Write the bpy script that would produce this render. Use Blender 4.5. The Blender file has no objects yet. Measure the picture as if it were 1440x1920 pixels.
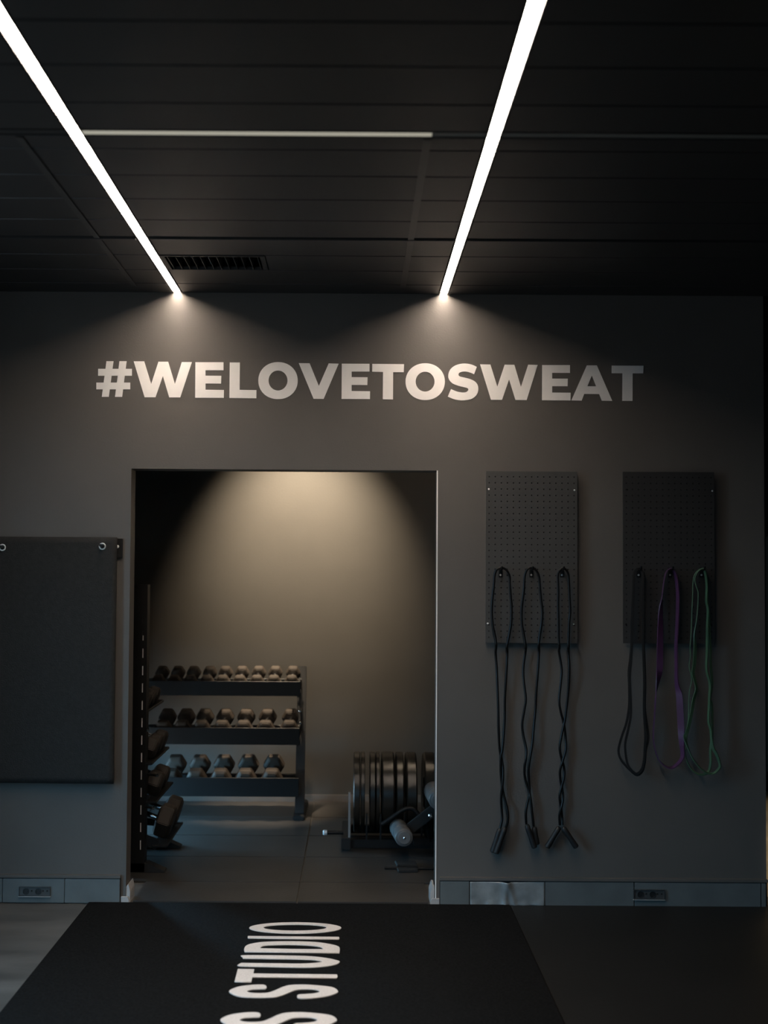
import bpy, bmesh, math, random
from mathutils import Vector, Matrix
random.seed(7)
scene = bpy.context.scene
col = scene.collection
PI = math.pi

# ------------------------------------------------------------------ camera
F = 2250.0                    # focal length in pixels of the 1440x1920 frame
D, HC = 5.42, 1.49            # distance to the slogan wall, eye height
CX, CY = 667.6, 990.0         # principal point in pixels
TH = math.atan(80.0 / F)      # pitch up
RO = math.radians(0.37)       # roll
_f = Vector((0, math.cos(TH), math.sin(TH)))
_u = Vector((0, -math.sin(TH), math.cos(TH)))
_r = Vector((1, 0, 0))
RX = _r * math.cos(RO) + _u * math.sin(RO)
UP = _u * math.cos(RO) - _r * math.sin(RO)
CAM = Vector((0, -D, HC))
cd = bpy.data.cameras.new('camera')
cam = bpy.data.objects.new('camera', cd); col.objects.link(cam)
cd.sensor_fit = 'VERTICAL'; cd.sensor_height = 36.0; cd.sensor_width = 27.0
cd.lens = F / 1920 * 36
cd.shift_x = (720 - CX) / 1920; cd.shift_y = (CY - 960) / 1920
cd.clip_start = 0.05; cd.clip_end = 100
m3 = Matrix((RX, UP, -_f)).transposed()
cam.matrix_world = Matrix.Translation(CAM) @ m3.to_4x4()
cd.dof.use_dof = True; cd.dof.focus_distance = D; cd.dof.aperture_fstop = 1.8
scene.camera = cam

# ------------------------------------------------------------------ view, world, daylight
vs = scene.view_settings
vs.view_transform = 'Standard'; vs.look = 'None'; vs.gamma = 1.0; vs.use_curve_mapping = False
vs.exposure = 0.0
SKY = 110.0
STRIP_L, SPOT_W, STRIP_DIM = 88.0, 400.0, 0.32
RUG_W = 220.0
WARM = (1.0, 0.84, 0.70)
w = bpy.data.worlds.new('overcast_sky'); scene.world = w; w.use_nodes = True
nt = w.node_tree; nt.nodes.clear()
wo = nt.nodes.new('ShaderNodeOutputWorld'); bg = nt.nodes.new('ShaderNodeBackground')
tc = nt.nodes.new('ShaderNodeTexCoord'); sp = nt.nodes.new('ShaderNodeSeparateXYZ')
rp = nt.nodes.new('ShaderNodeValToRGB')
rp.color_ramp.elements[0].position = 0.48; rp.color_ramp.elements[0].color = (0.20, 0.24, 0.27, 1)
rp.color_ramp.elements[1].position = 0.52; rp.color_ramp.elements[1].color = (0.28, 0.66, 1.0, 1)
mp = nt.nodes.new('ShaderNodeMapRange'); mp.inputs[1].default_value = -1; mp.inputs[2].default_value = 1
nt.links.new(tc.outputs['Generated'], sp.inputs[0]); nt.links.new(sp.outputs['Z'], mp.inputs[0])
nt.links.new(mp.outputs[0], rp.inputs[0]); nt.links.new(rp.outputs[0], bg.inputs[0])
bg.inputs[1].default_value = SKY; nt.links.new(bg.outputs[0], wo.inputs[0])
def portal(name, loc, rot, sx, sy):
    l = bpy.data.lights.new(name, 'AREA'); l.shape = 'RECTANGLE'; l.size = sx; l.size_y = sy
    l.cycles.is_portal = True
    o = bpy.data.objects.new(name, l); col.objects.link(o); o.location = loc; o.rotation_euler = rot
    return o
# window openings: (wall plane, ranges)
LW = dict(y0=-2.3, y1=-1.4, z0=0.15, z1=2.3)          # left wall of the main room, X = -2.1
RW = dict(x0=-1.3, x1=-0.7, z0=0.1, z1=2.1)            # rear wall, Y = -8.5
BW = dict(y0=1.15, y1=1.75, z0=0.02, z1=0.52)         # left wall of the store room, X = -1.75
XL, XR, YR, YB, XBL = -2.1, 4.5, -8.5, 2.36, -1.75
CEIL = 2.748
portal('daylight_portal', (XL + .01, (LW['y0'] + LW['y1']) / 2, (LW['z0'] + LW['z1']) / 2), (0, -PI / 2, 0), LW['z1'] - LW['z0'], LW['y1'] - LW['y0'])
portal('daylight_portal', ((RW['x0'] + RW['x1']) / 2, YR + .01, (RW['z0'] + RW['z1']) / 2), (PI / 2, 0, 0), RW['x1'] - RW['x0'], RW['z1'] - RW['z0'])
portal('daylight_portal', (XBL + .01, (BW['y0'] + BW['y1']) / 2, (BW['z0'] + BW['z1']) / 2), (0, -PI / 2, 0), BW['z1'] - BW['z0'], BW['y1'] - BW['y0'])

# ------------------------------------------------------------------ pixel helpers (photo frame -> points at a real depth)
def ray(px, py):
    return _f + RX * ((px - CX) / F) + UP * ((CY - py) / F)
def at(px, py, Y=0.0):
    d = ray(px, py); t = (Y - CAM.y) / d.y; return CAM + d * t
def onz(px, py, Z=0.0):
    d = ray(px, py); t = (Z - CAM.z) / d.z; return CAM + d * t

# ------------------------------------------------------------------ materials
MATS = {}
def mat(name, color, rough=0.6, metal=0.0, var=0.0, vscale=8.0, bump=0.0, bscale=60.0, spec=0.5, emit=None, estr=0.0, stretch=None, color2=None):
    if name in MATS: return MATS[name]
    m = bpy.data.materials.new(name); m.use_nodes = True; n = m.node_tree; b = n.nodes['Principled BSDF']
    b.inputs['Base Color'].default_value = (*color, 1); b.inputs['Roughness'].default_value = rough
    b.inputs['Metallic'].default_value = metal; b.inputs['Specular IOR Level'].default_value = spec
    tcn = n.nodes.new('ShaderNodeTexCoord'); src = tcn.outputs['Object']
    if stretch:
        mpn = n.nodes.new('ShaderNodeMapping'); mpn.inputs['Scale'].default_value = stretch
        n.links.new(src, mpn.inputs[0]); src = mpn.outputs[0]
    if var > 0:
        no = n.nodes.new('ShaderNodeTexNoise'); no.inputs['Scale'].default_value = vscale; no.inputs['Detail'].default_value = 5
        n.links.new(src, no.inputs['Vector'])
        cr = n.nodes.new('ShaderNodeValToRGB')
        c2 = color2 or color
        cr.color_ramp.elements[0].position = 0.3; cr.color_ramp.elements[1].position = 0.7
        cr.color_ramp.elements[0].color = (*[c * (1 - var) for c in color], 1)
        cr.color_ramp.elements[1].color = (*[min(1, c * (1 + var)) for c in c2], 1)
        n.links.new(no.outputs['Fac'], cr.inputs[0]); n.links.new(cr.outputs[0], b.inputs['Base Color'])
    if bump > 0:
        nb = n.nodes.new('ShaderNodeTexNoise'); nb.inputs['Scale'].default_value = bscale; nb.inputs['Detail'].default_value = 3
        n.links.new(src, nb.inputs['Vector'])
        bp = n.nodes.new('ShaderNodeBump'); bp.inputs['Strength'].default_value = bump; bp.inputs['Distance'].default_value = 0.004
        n.links.new(nb.outputs['Fac'], bp.inputs['Height']); n.links.new(bp.outputs[0], b.inputs['Normal'])
    if emit:
        b.inputs['Emission Color'].default_value = (*emit, 1); b.inputs['Emission Strength'].default_value = estr
    MATS[name] = m; return m
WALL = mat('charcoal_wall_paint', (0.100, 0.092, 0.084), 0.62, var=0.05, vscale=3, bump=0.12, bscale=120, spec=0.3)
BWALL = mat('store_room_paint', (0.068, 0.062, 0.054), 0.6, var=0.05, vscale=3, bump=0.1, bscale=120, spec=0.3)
CEILM = mat('black_metal_plank', (0.028, 0.028, 0.028), 0.42, var=0.06, vscale=2, bump=0.05, bscale=40, spec=0.45)
CEILB = mat('black_plenum', (0.006, 0.006, 0.006), 0.9)
FLOORM = mat('grey_vinyl_floor', (0.075, 0.072, 0.066), 0.42, var=0.35, vscale=2.2, bump=0.08, bscale=30, spec=0.4, stretch=(1, 3, 1))
TILEM = mat('black_rubber_tile', (0.034, 0.032, 0.030), 0.36, var=0.2, vscale=5, bump=0.15, bscale=90, spec=0.5)
RUGM = mat('black_carpet_pile', (0.0048, 0.0046, 0.0045), 0.95, var=0.85, vscale=110, bump=0.5, bscale=320, spec=0.1)
RUGW = mat('off_white_carpet_pile', (0.62, 0.57, 0.53), 0.95, var=0.10, vscale=160, bump=0.2, bscale=320, spec=0.1)
WHITE = mat('white_vinyl', (0.80, 0.78, 0.76), 0.55, var=0.02, vscale=20)
TRUNK = mat('grey_green_trunking', (0.105, 0.118, 0.118), 0.48, var=0.12, vscale=9, bump=0.05, bscale=50)
FILM = mat('crumpled_clear_film', (0.20, 0.22, 0.225), 0.20, var=0.25, vscale=14, bump=0.2, bscale=24, spec=0.7)
TRIMM = mat('pale_grey_skirting', (0.36, 0.35, 0.34), 0.5, var=0.1, vscale=20)
GAP = mat('black_gap', (0.008, 0.008, 0.008), 0.8)
PEG = mat('dark_pegboard', (0.046, 0.046, 0.044), 0.5, var=0.08, vscale=6, bump=0.05, bscale=200)
PEG2 = mat('black_pegboard', (0.020, 0.020, 0.020), 0.55, var=0.08, vscale=6, bump=0.05, bscale=200)
SCREW = mat('bright_screw', (0.75, 0.75, 0.73), 0.35, 0.2)
STEEL = mat('black_powder_steel', (0.006, 0.006, 0.006), 0.50, spec=0.22, bump=0.05, bscale=200)
GREYSTEEL = mat('dark_grey_steel', (0.014, 0.014, 0.014), 0.50, spec=0.25, bump=0.05, bscale=200)
CHROME = mat('chrome', (0.75, 0.75, 0.75), 0.18, 1.0)
RUBBER = mat('black_rubber', (0.030, 0.024, 0.019), 0.60, spec=0.2, var=0.1, vscale=20, bump=0.05, bscale=150)
PLATE = mat('bumper_rubber', (0.012, 0.0095, 0.007), 0.30, var=0.1, vscale=20, bump=0.04, bscale=150, spec=0.45)
ROPE = mat('black_pvc_rope', (0.006, 0.006, 0.006), 0.30, spec=0.3)
GRIP = mat('black_grip', (0.007, 0.007, 0.007), 0.6)
BANDB = mat('black_latex', (0.007, 0.007, 0.007), 0.5)
BANDP = mat('purple_latex', (0.060, 0.022, 0.068), 0.5, var=0.1, vscale=20)
BANDG = mat('green_latex', (0.040, 0.090, 0.050), 0.5, var=0.1, vscale=20)
FOAM = mat('black_mat_foam', (0.020, 0.019, 0.0175), 0.75, var=0.15, vscale=60, bump=0.5, bscale=160, spec=0.25)
FOAMROLL = mat('grey_foam_roller', (0.10, 0.10, 0.10), 0.35, var=0.05, vscale=20)
WOOD = mat('birch_plywood', (0.50, 0.38, 0.22), 0.55, var=0.25, vscale=3, stretch=(1, 1, 9))
OLIVE = mat('pale_olive_panel', (0.22, 0.21, 0.16), 0.5, var=0.1, vscale=4)
ALU = mat('black_aluminium', (0.020, 0.020, 0.020), 0.5)
OPAL = mat('opal_diffuser_off', (0.16, 0.155, 0.14), 0.5)
EMIT = mat('opal_diffuser_lit', (0.8, 0.8, 0.8), 0.5, emit=WARM, estr=STRIP_L)
EMITD = mat('opal_diffuser_dimmed', (0.35, 0.34, 0.30), 0.5, emit=(1.0, 0.93, 0.74), estr=STRIP_DIM)
PVC = mat('white_window_frame', (0.6, 0.6, 0.6), 0.4)
def glass_mat(name, tint):
    m = bpy.data.materials.new(name); m.use_nodes = True; n = m.node_tree; n.nodes.clear()
    o = n.nodes.new('ShaderNodeOutputMaterial'); mx = n.nodes.new('ShaderNodeMixShader')
    t = n.nodes.new('ShaderNodeBsdfTransparent'); g = n.nodes.new('ShaderNodeBsdfGlossy'); g.inputs['Roughness'].default_value = 0.02
    mx.inputs[0].default_value = 0.06; t.inputs[0].default_value = (tint, tint, tint, 1)
    n.links.new(t.outputs[0], mx.inputs[1]); n.links.new(g.outputs[0], mx.inputs[2]); n.links.new(mx.outputs[0], o.inputs[0])
    return m
GLASS = glass_mat('clear_window_glass', 1.0); TINTED = glass_mat('tinted_window_glass', 0.34)

# ------------------------------------------------------------------ mesh helpers
def tag(o, label=None, cat=None, group=None, kind=None):
    if label: o['label'] = label
    if cat: o['category'] = cat
    if group: o['group'] = group
    if kind: o['kind'] = kind
    return o
def thing(name, label, cat, loc=(0, 0, 0), group=None):
    o = bpy.data.objects.new(name, None); col.objects.link(o); o.location = loc; o.empty_display_size = 0.1
    return tag(o, label, cat, group)
def link(name, me, material, parent=None, world=True):
    o = bpy.data.objects.new(name, me); col.objects.link(o)
    if material and not me.materials: me.materials.append(material)
    if parent is not None:
        o.parent = parent
        if world:      # mesh is in world coordinates: undo the parents' offset
            off = Vector((0, 0, 0)); p = parent
            while p is not None: off += p.location; p = p.parent
            o.location = -off
    return o
class MB:
    def __init__(s): s.bm = bmesh.new()
    def box(s, x0, x1, y0, y1, z0, z1):
        v = [s.bm.verts.new(p) for p in ((x0, y0, z0), (x1, y0, z0), (x1, y1, z0), (x0, y1, z0), (x0, y0, z1), (x1, y0, z1), (x1, y1, z1), (x0, y1, z1))]
        for q in ((3, 2, 1, 0), (4, 5, 6, 7), (0, 1, 5, 4), (1, 2, 6, 5), (2, 3, 7, 6), (3, 0, 4, 7)): s.bm.faces.new([v[i] for i in q])
        return s
    def obox(s, p0, p1, wx, wy, up=Vector((0, 0, 1))):
        """bar with a rectangular section from p0 to p1"""
        p0, p1 = Vector(p0), Vector(p1); d = (p1 - p0).normalized()
        a = d.cross(up)
        if a.length < 1e-4: a = d.cross(Vector((0, 1, 0)))
        a.normalize(); b = a.cross(d).normalized()
        v = []
        for p in (p0, p1):
            for i, j in ((-1, -1), (1, -1), (1, 1), (-1, 1)): v.append(s.bm.verts.new(p + a * (i * wx / 2) + b * (j * wy / 2)))
        for q in ((0, 1, 2, 3), (7, 6, 5, 4), (0, 4, 5, 1), (1, 5, 6, 2), (2, 6, 7, 3), (3, 7, 4, 0)): s.bm.faces.new([v[i] for i in q])
        return s
    def rings(s, rings, closed=False, caps=True):
        vs_ = [[s.bm.verts.new(p) for p in r] for r in rings]; n = len(rings[0]); k = len(vs_)
        for i in range(k if closed else k - 1):
            A, B = vs_[i], vs_[(i + 1) % k]
            for j in range(n): s.bm.faces.new((A[j], A[(j + 1) % n], B[(j + 1) % n], B[j]))
        if caps and not closed:
            s.bm.faces.new(vs_[0][::-1]); s.bm.faces.new(vs_[-1])
        return s
    def lathe(s, p0, axis, prof, n=16, phase=0.0):
        """profile: list of (distance along the axis, radius)"""
        p0 = Vector(p0); d = Vector(axis).normalized()
        a = d.cross(Vector((0, 0, 1)))
        if a.length < 1e-3: a = Vector((1, 0, 0))
        a.normalize(); b = a.cross(d).normalized()
        R = [[p0 + d * t + a * (r * math.cos(2 * PI * i / n + phase)) + b * (r * math.sin(2 * PI * i / n + phase)) for i in range(n)] for t, r in prof]
        return s.rings(R)
    def cyl(s, p0, p1, r, n=12):
        p0, p1 = Vector(p0), Vector(p1); L = (p1 - p0).length
        return s.lathe(p0, p1 - p0, [(0, r), (L, r)], n)
    def tube(s, pts, r, n=8, closed=False):
        pts = [Vector(p) for p in pts]; R = []; k = len(pts); a0 = None
        for i, p in enumerate(pts):
            q0 = pts[(i - 1) % k] if closed else pts[max(i - 1, 0)]; q1 = pts[(i + 1) % k] if closed else pts[min(i + 1, k - 1)]
            t = (q1 - q0).normalized()
            if a0 is None:
                a0 = t.cross(Vector((0, 1, 0)))
                if a0.length < 1e-3: a0 = t.cross(Vector((1, 0, 0)))
            a = (a0 - t * a0.dot(t)).normalized(); a0 = a; b = t.cross(a)
            rr = r[i] if isinstance(r, (list, tuple)) else r
            R.append([p + a * (rr * math.cos(2 * PI * j / n)) + b * (rr * math.sin(2 * PI * j / n)) for j in range(n)])
        return s.rings(R, closed)
    def ribbon(s, pts, widths, thick, closed=True):
        """flat band: at each point the in-picture width w; the rest of its real width turns into depth"""
        k = len(pts); R = []; full = max(widths)
        for i, p in enumerate(pts):
            q0, q1 = pts[(i - 1) % k], pts[(i + 1) % k]
            t = (Vector(q1) - Vector(q0)).normalized()
            side = t.cross(Vector((0, 1, 0))).normalized(); dep = Vector((0, 1, 0)); dep = (dep - t * dep.dot(t)).normalized()
            c = min(1, widths[i] / full); sn = math.sqrt(max(0, 1 - c * c))
            wv = side * c + dep * sn; nv = (t.cross(wv)).normalized()
            h, e = full / 2, thick / 2; p = Vector(p)
            R.append([p + wv * h + nv * e, p - wv * h + nv * e, p - wv * h - nv * e, p + wv * h - nv * e])
        return s.rings(R, closed)
    def poly(s, pts, vec):
        """polygon extruded along vec"""
        a = [s.bm.verts.new(p) for p in pts]; b = [s.bm.verts.new(Vector(p) + Vector(vec)) for p in pts]; n = len(pts)
        s.bm.faces.new(a); s.bm.faces.new(b[::-1])
        for i in range(n): s.bm.faces.new((a[i], b[i], b[(i + 1) % n], a[(i + 1) % n]))
        return s
    def mesh(s, name, bevel=0.0, smooth=None, seg=2):
        bm = s.bm
        bmesh.ops.recalc_face_normals(bm, faces=bm.faces)
        if bevel > 0: bmesh.ops.bevel(bm, geom=[e for e in bm.edges], offset=bevel, segments=seg, affect='EDGES', clamp_overlap=True)
        me = bpy.data.meshes.new(name); bm.to_mesh(me); bm.free()
        if smooth is not None:
            for p in me.polygons: p.use_smooth = True
            me.set_sharp_from_angle(angle=math.radians(smooth))
        return me
    def build(s, name, material, parent=None, bevel=0.0, smooth=None, seg=2, world=True):
        return link(name, s.mesh(name, bevel, smooth, seg), material, parent, world)
def copy_tree(o, parent=None):
    c = o.copy(); col.objects.link(c); c.parent = parent
    for ch in list(o.children): copy_tree(ch, c)
    return c
def spline(pts, n=6, closed=False):
    """Catmull-Rom through the points"""
    pts = [Vector(p) for p in pts]; k = len(pts); out = []
    for i in range(k if closed else k - 1):
        g = (lambda j: pts[j % k]) if closed else (lambda j: pts[min(max(j, 0), k - 1)])
        p0, p1, p2, p3 = g(i - 1), g(i), g(i + 1), g(i + 2)
        for s_ in range(n):
            t = s_ / n
            out.append(0.5 * ((2 * p1) + (p2 - p0) * t + (2 * p0 - 5 * p1 + 4 * p2 - p3) * t * t + (3 * p1 - p0 - 3 * p2 + p3) * t ** 3))
    if not closed: out.append(pts[-1])
    return out
def glyph(name, loops, thick, to3d, material, parent):
    """flat letter with counters: loops of 2D points, filled even-odd, given a thickness"""
    cu = bpy.data.curves.new(name, 'CURVE'); cu.dimensions = '2D'; cu.fill_mode = 'BOTH'; cu.extrude = thick / 2
    for L in loops:
        sp_ = cu.splines.new('POLY'); sp_.points.add(len(L) - 1); sp_.use_cyclic_u = True
        for i, p in enumerate(L): sp_.points[i].co = (p[0], p[1], 0, 1)
    o = bpy.data.objects.new(name + '_outline', cu); col.objects.link(o)
    dg = bpy.context.evaluated_depsgraph_get()
    me = bpy.data.meshes.new_from_object(o.evaluated_get(dg)); bpy.data.objects.remove(o); bpy.data.curves.remove(cu)
    for v in me.vertices: v.co = to3d(v.co)
    me.materials.clear(); me.name = name
    return link(name, me, material, parent)
def struct(o, label=None): return tag(o, label, kind='structure')

# ------------------------------------------------------------------ the setting: walls
TW = 0.12
dTL, dTR = at(245, 879.5), at(822.5, 881.5)
dBL, dBR = at(235, 1684), at(814.5, 1690)
DX0, DX1 = (dTL.x + dBL.x) / 2, (dTR.x + dBR.x) / 2
DZ = (dTL.z + dTR.z) / 2
WX1 = at(1435, 1300).x
b = MB(); b.box(XL, DX0, 0, TW, 0, CEIL + .05).box(DX1, WX1, 0, TW, 0, CEIL + .05).box(DX0, DX1, 0, TW, DZ, CEIL + .05)
struct(b.build('wall_front', WALL), 'dark charcoal painted wall with the doorway and slogan')
# corner beads around the doorway
b = MB(); b.box(DX1 - .003, DX1 + .002, -.003, .004, 0, DZ)
struct(b.build('trim_1', mat('pale_corner_bead', (0.78, 0.76, 0.73), 0.35)), 'thin pale edge strip on the right side of the doorway')
b = MB(); b.box(DX0 - .002, DX0 + .003, -.003, .004, 0, DZ)
struct(b.build('trim_2', WALL), 'thin painted edge strip on the left side of the doorway')
# left wall of the main room with its window
b = MB(); L_ = LW
b.box(XL - .15, XL, YR, L_['y0'], 0, CEIL + .05).box(XL - .15, XL, L_['y1'], 0.12, 0, CEIL + .05)
b.box(XL - .15, XL, L_['y0'], L_['y1'], 0, L_['z0']).box(XL - .15, XL, L_['y0'], L_['y1'], L_['z1'], CEIL + .05)
struct(b.build('wall_left', WALL), 'dark left wall of the gym with a window')
b = MB(); R_ = RW
b.box(XL - .15, R_['x0'], YR - .15, YR, 0, CEIL + .05).box(R_['x1'], XR + .15, YR - .15, YR, 0, CEIL + .05)
b.box(R_['x0'], R_['x1'], YR - .15, YR, 0, R_['z0']).box(R_['x0'], R_['x1'], YR - .15, YR, R_['z1'], CEIL + .05)
struct(b.build('wall_rear', WALL), 'dark rear wall behind the camera with a shop window')
b = MB(); b.box(XR, XR + .15, YR, YB + .15, 0, CEIL + .05); struct(b.build('wall_right', WALL), 'dark right wall of the gym')
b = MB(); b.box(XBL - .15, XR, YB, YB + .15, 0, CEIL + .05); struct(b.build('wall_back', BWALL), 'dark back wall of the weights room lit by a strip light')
b = MB(); B_ = BW
b.box(XBL - .15, XBL, TW, B_['y0'], 0, CEIL + .05).box(XBL - .15, XBL, B_['y1'], YB, 0, CEIL + .05)
b.box(XBL - .15, XBL, B_['y0'], B_['y1'], 0, B_['z0']).box(XBL - .15, XBL, B_['y0'], B_['y1'], B_['z1'], CEIL + .05)
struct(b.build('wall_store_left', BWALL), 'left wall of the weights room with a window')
b = MB(); b.box(WX1 - .12, WX1, TW, YB, 0, CEIL + .05); struct(b.build('wall_store_right', WALL), 'partition between the weights room and the passage')
def window(n, x0, x1, y0, y1, z0, z1, nm, lab):
    r = bpy.data.objects.new(nm, None); col.objects.link(r); r.location = ((x0 + x1) / 2, (y0 + y1) / 2, z0); struct(r, lab)
    alongx = (x1 - x0) > (y1 - y0); t = .05
    def bar(a0, a1, c0, c1):
        bb = MB()
        if alongx: bb.box(a0, a1, y0, y1, c0, c1)
        else: bb.box(x0, x1, a0, a1, c0, c1)
        bb.build('window_frame', PVC, r, bevel=.004)
    s0, s1 = (x0, x1) if alongx else (y0, y1)
    bar(s0, s0 + t, z0, z1); bar(s1 - t, s1, z0, z1); bar(s0 + t, s1 - t, z0, z0 + t); bar(s0 + t, s1 - t, z1 - t, z1)
    step = (s1 - s0) / n
    for i in range(n):
        if i: bar(s0 + i * step - .02, s0 + i * step + .02, z0 + t, z1 - t)
        bb = MB(); g0, g1 = s0 + i * step + .03, s0 + (i + 1) * step - .03
        if alongx: bb.box(g0, g1, (y0 + y1) / 2 - .003, (y0 + y1) / 2 + .003, z0 + t, z1 - t)
        else: bb.box((x0 + x1) / 2 - .003, (x0 + x1) / 2 + .003, g0, g1, z0 + t, z1 - t)
        bb.build('pane', GLASS if nm == 'window_3' else TINTED, r)
window(1, XL - .11, XL - .05, LW['y0'], LW['y1'], LW['z0'], LW['z1'], 'window_1', 'window in the left wall letting in cool daylight')
window(1, RW['x0'], RW['x1'], YR - .11, YR - .05, RW['z0'], RW['z1'], 'window_2', 'tall window in the rear wall letting in cool daylight')
window(1, XBL - .11, XBL - .05, BW['y0'], BW['y1'], BW['z0'], BW['z1'], 'window_3', 'low window of the weights room letting in cool daylight')

# ------------------------------------------------------------------ floor
b = MB(); b.box(XL - .15, XR + .15, YR - .15, YB + .15, -.1, 0.0)
floor = struct(b.build('floor', FLOORM), 'grey floor of the gym')
def tile_mesh(w_, d_):
    bb = MB(); bb.box(-w_ / 2, w_ / 2, -d_ / 2, d_ / 2, 0, .008); return bb.mesh('rubber_tile', .002)
SEAMX, SEAMY = onz(558, 1686).x, 0.345
xs = [XBL + .005] + [SEAMX + k for k in (-1, 0, 1)] + [WX1 - .125]
ys = [0.005] + [SEAMY + .5 * k for k in range(5) if SEAMY + .5 * k < YB - .06] + [YB - .03]
for i in range(len(xs) - 1):
    for j in range(len(ys) - 1):
        x0, x1, y0, y1 = xs[i], xs[i + 1], ys[j], ys[j + 1]
        if j == 0: x0, x1 = max(x0, DX0 + .03), min(x1, DX1 - .03)
        if j == 0 and (x1 - x0) < .05: continue
        if j == 0: y0 = .125 if False else y0
        o = link('rubber_tile', tile_mesh(x1 - x0 - .005, y1 - y0 - .004), TILEM, floor, world=False)
        o.location = ((x0 + x1) / 2, (y0 + y1) / 2, 0)
b = MB(); b.box(onz(956, 1696, .011).x + .003, XR, YR, -.001, 0, .006)
struct(b.build('floor_rubber', mat('black_rubber_flooring', (0.008, 0.0077, 0.0072), 0.5, var=0.2, vscale=3, bump=0.1, bscale=60, spec=0.35)), 'black rubber flooring right of the rug')
# back room skirting
b = MB(); b.box(XBL, WX1 - .12, YB - .015, YB, 0, .05)
struct(b.build('baseboard_back', mat('brown_skirting', (0.12, 0.10, 0.085), 0.5), bevel=.003), 'low brown baseboard along the weights room back wall')

# ------------------------------------------------------------------ ceiling: metal planks, channels, trims
b = MB(); b.box(XL - .15, XR + .15, YR - .15, YB + .15, CEIL + .05, CEIL + .15)
ceil = struct(b.build('ceiling', CEILB), 'black metal plank ceiling')
SX = [at(333, 548).x, at(831.5, 551).x]          # the two lit strips
RAILX = [SX[0] - .17, SX[1] - .19]               # unlit rails beside them
HW = 0.022                                       # half width of a strip housing
TRIMY, CROSSY = -0.90, -2.00
seams = [-.004, -.18, -.42, -.66, TRIMY + .02, TRIMY - .02, -1.14, -1.385, -1.63, -1.87, CROSSY + .024, CROSSY - .024]
yy = CROSSY - .024 - .2
while yy > YR: seams.append(yy); yy -= .243
seams.append(YR)
xcuts = [XL, SX[0] - HW, SX[0] + HW, SX[1] - HW, SX[1] + HW, XR]
VENT = (at(303, 490, -.54).x, at(500, 490, -.54).x, -.655, -.425)
def plank(x0, x1, y0, y1):
    bb = MB(); g = .0028
    bb.box(x0 + .001, x1 - .001, y0 + g, y1 - g, CEIL, CEIL + .014)
    bb.build('ceiling_plank', CEILM, ceil, bevel=.0022, seg=1)
for i in range(len(seams) - 1):
    y1, y0 = seams[i], seams[i + 1]
    if i in (4, 10): continue
    for a, c in ((0, 1), (2, 3), (4, 5)):
        if i == 2 and a == 2:      # plank with the air grille
            plank(max(VENT[1], xcuts[2]), xcuts[3], y0, y1); 
            continue
        plank(xcuts[a], xcuts[c], y0, y1)
# trim bar across the ceiling
for a, c in ((0, 1), (2, 3), (4, 5)):
    b = MB(); b.box(xcuts[a] + .002, xcuts[c] - .002, TRIMY - .011, TRIMY + .011, CEIL - .006, CEIL + .02); b.build('trim_bar', CEILM, ceil, bevel=.002)
for x in RAILX:                                   # slim surface rails parallel to the lights
    b = MB(); b.box(x - .012, x + .012, CROSSY + .03, -.14, CEIL - .004, CEIL - .0005)
    struct(b.build('trim_rail', mat('grey_rail', (0.045, 0.043, 0.041), 0.4), bevel=.0012), 'slim unlit rail on the black ceiling, %s' % ('left of the left strip light' if x == RAILX[0] else 'between the two strip lights'))
# strip lights
def strip_light(x, y0, y1, w_, d_, em, label, z=CEIL):
    t = thing('strip_light', label, 'light', (x, (y0 + y1) / 2, z), 'ceiling strip lights')
    b = MB(); h = w_ / 2
    b.box(x - h - .004, x - h, y0, y1, z - .001, z + d_ + .012); b.box(x + h, x + h + .004, y0, y1, z - .001, z + d_ + .012)
    b.box(x - h, x + h, y0, y1, z + d_ + .004, z + d_ + .012)
    b.build('housing', ALU, t)
    b = MB(); b.box(x - h, x + h, y0, y1, z + d_, z + d_ + .003); b.build('diffuser', em, t)
    return t
strip_light(SX[0], -3.0, -.002, .034, .0112, EMIT, 'glowing recessed strip light on the left, ending above the hash sign')
strip_light(SX[1], -3.0, -.002, .034, .0112, EMIT, 'glowing recessed strip light on the right, ending above the slogan')
def spot_light(x, y, z, target, label, watts, cone, colour):
    t = thing('spot_light', label, 'light', (x, y, CEIL))
    d = (Vector(target) - Vector((x, y, z))).normalized(); P = Vector((x, y, z))
    b = MB(); b.lathe(P - d * .10, d, [(0, .030), (.006, .036), (.13, .038), (.13, .034), (.105, .030)], 24); b.build('can', ALU, t, smooth=40)
    b = MB(); b.cyl((x, y, CEIL + .05), P - d * .05, .008, 10); b.build('stem', ALU, t, smooth=40)
    b = MB(); b.lathe((x, y, CEIL + .049), (0, 0, -1), [(0, .045), (.018, .045), (.022, .040)], 24); b.build('mount', ALU, t, smooth=40)
    l = bpy.data.lights.new('spot_lamp', 'SPOT'); l.energy = watts; l.color = colour; l.spot_size = math.radians(cone); l.spot_blend = 1.0; l.shadow_soft_size = .03
    o = bpy.data.objects.new('spot_lamp', l); col.objects.link(o); o.parent = t; o.location = P + d * .045 - Vector(t.location)
    o.rotation_euler = d.to_track_quat('-Z', 'Y').to_euler()
strip_light(.38, .60, 1.35, .034, .014, mat('opal_diffuser_store', (0.8, 0.8, 0.8), 0.5, emit=(1.0, 0.80, 0.58), estr=80.0), 'warm strip light on the weights room ceiling above the plate rack', z=CEIL + .02)
spx = at(566, 900, YB).x
spot_light(spx, YB - .9, CEIL - .10, (spx, YB, 1.66), 'black ceiling spotlight inside the weights room aimed at its back wall', SPOT_W, 69, (1.0, 0.82, 0.60))
spot_light(-.52, 1.80, CEIL - .10, (-.57, 1.97, .5), 'added black ceiling spotlight, out of view, brightening the dumbbell tops in the weights room', 650.0, 25, (1.0, 0.80, 0.58))  # unseen accent lamp added for the highlights on the dumbbell tops
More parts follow.
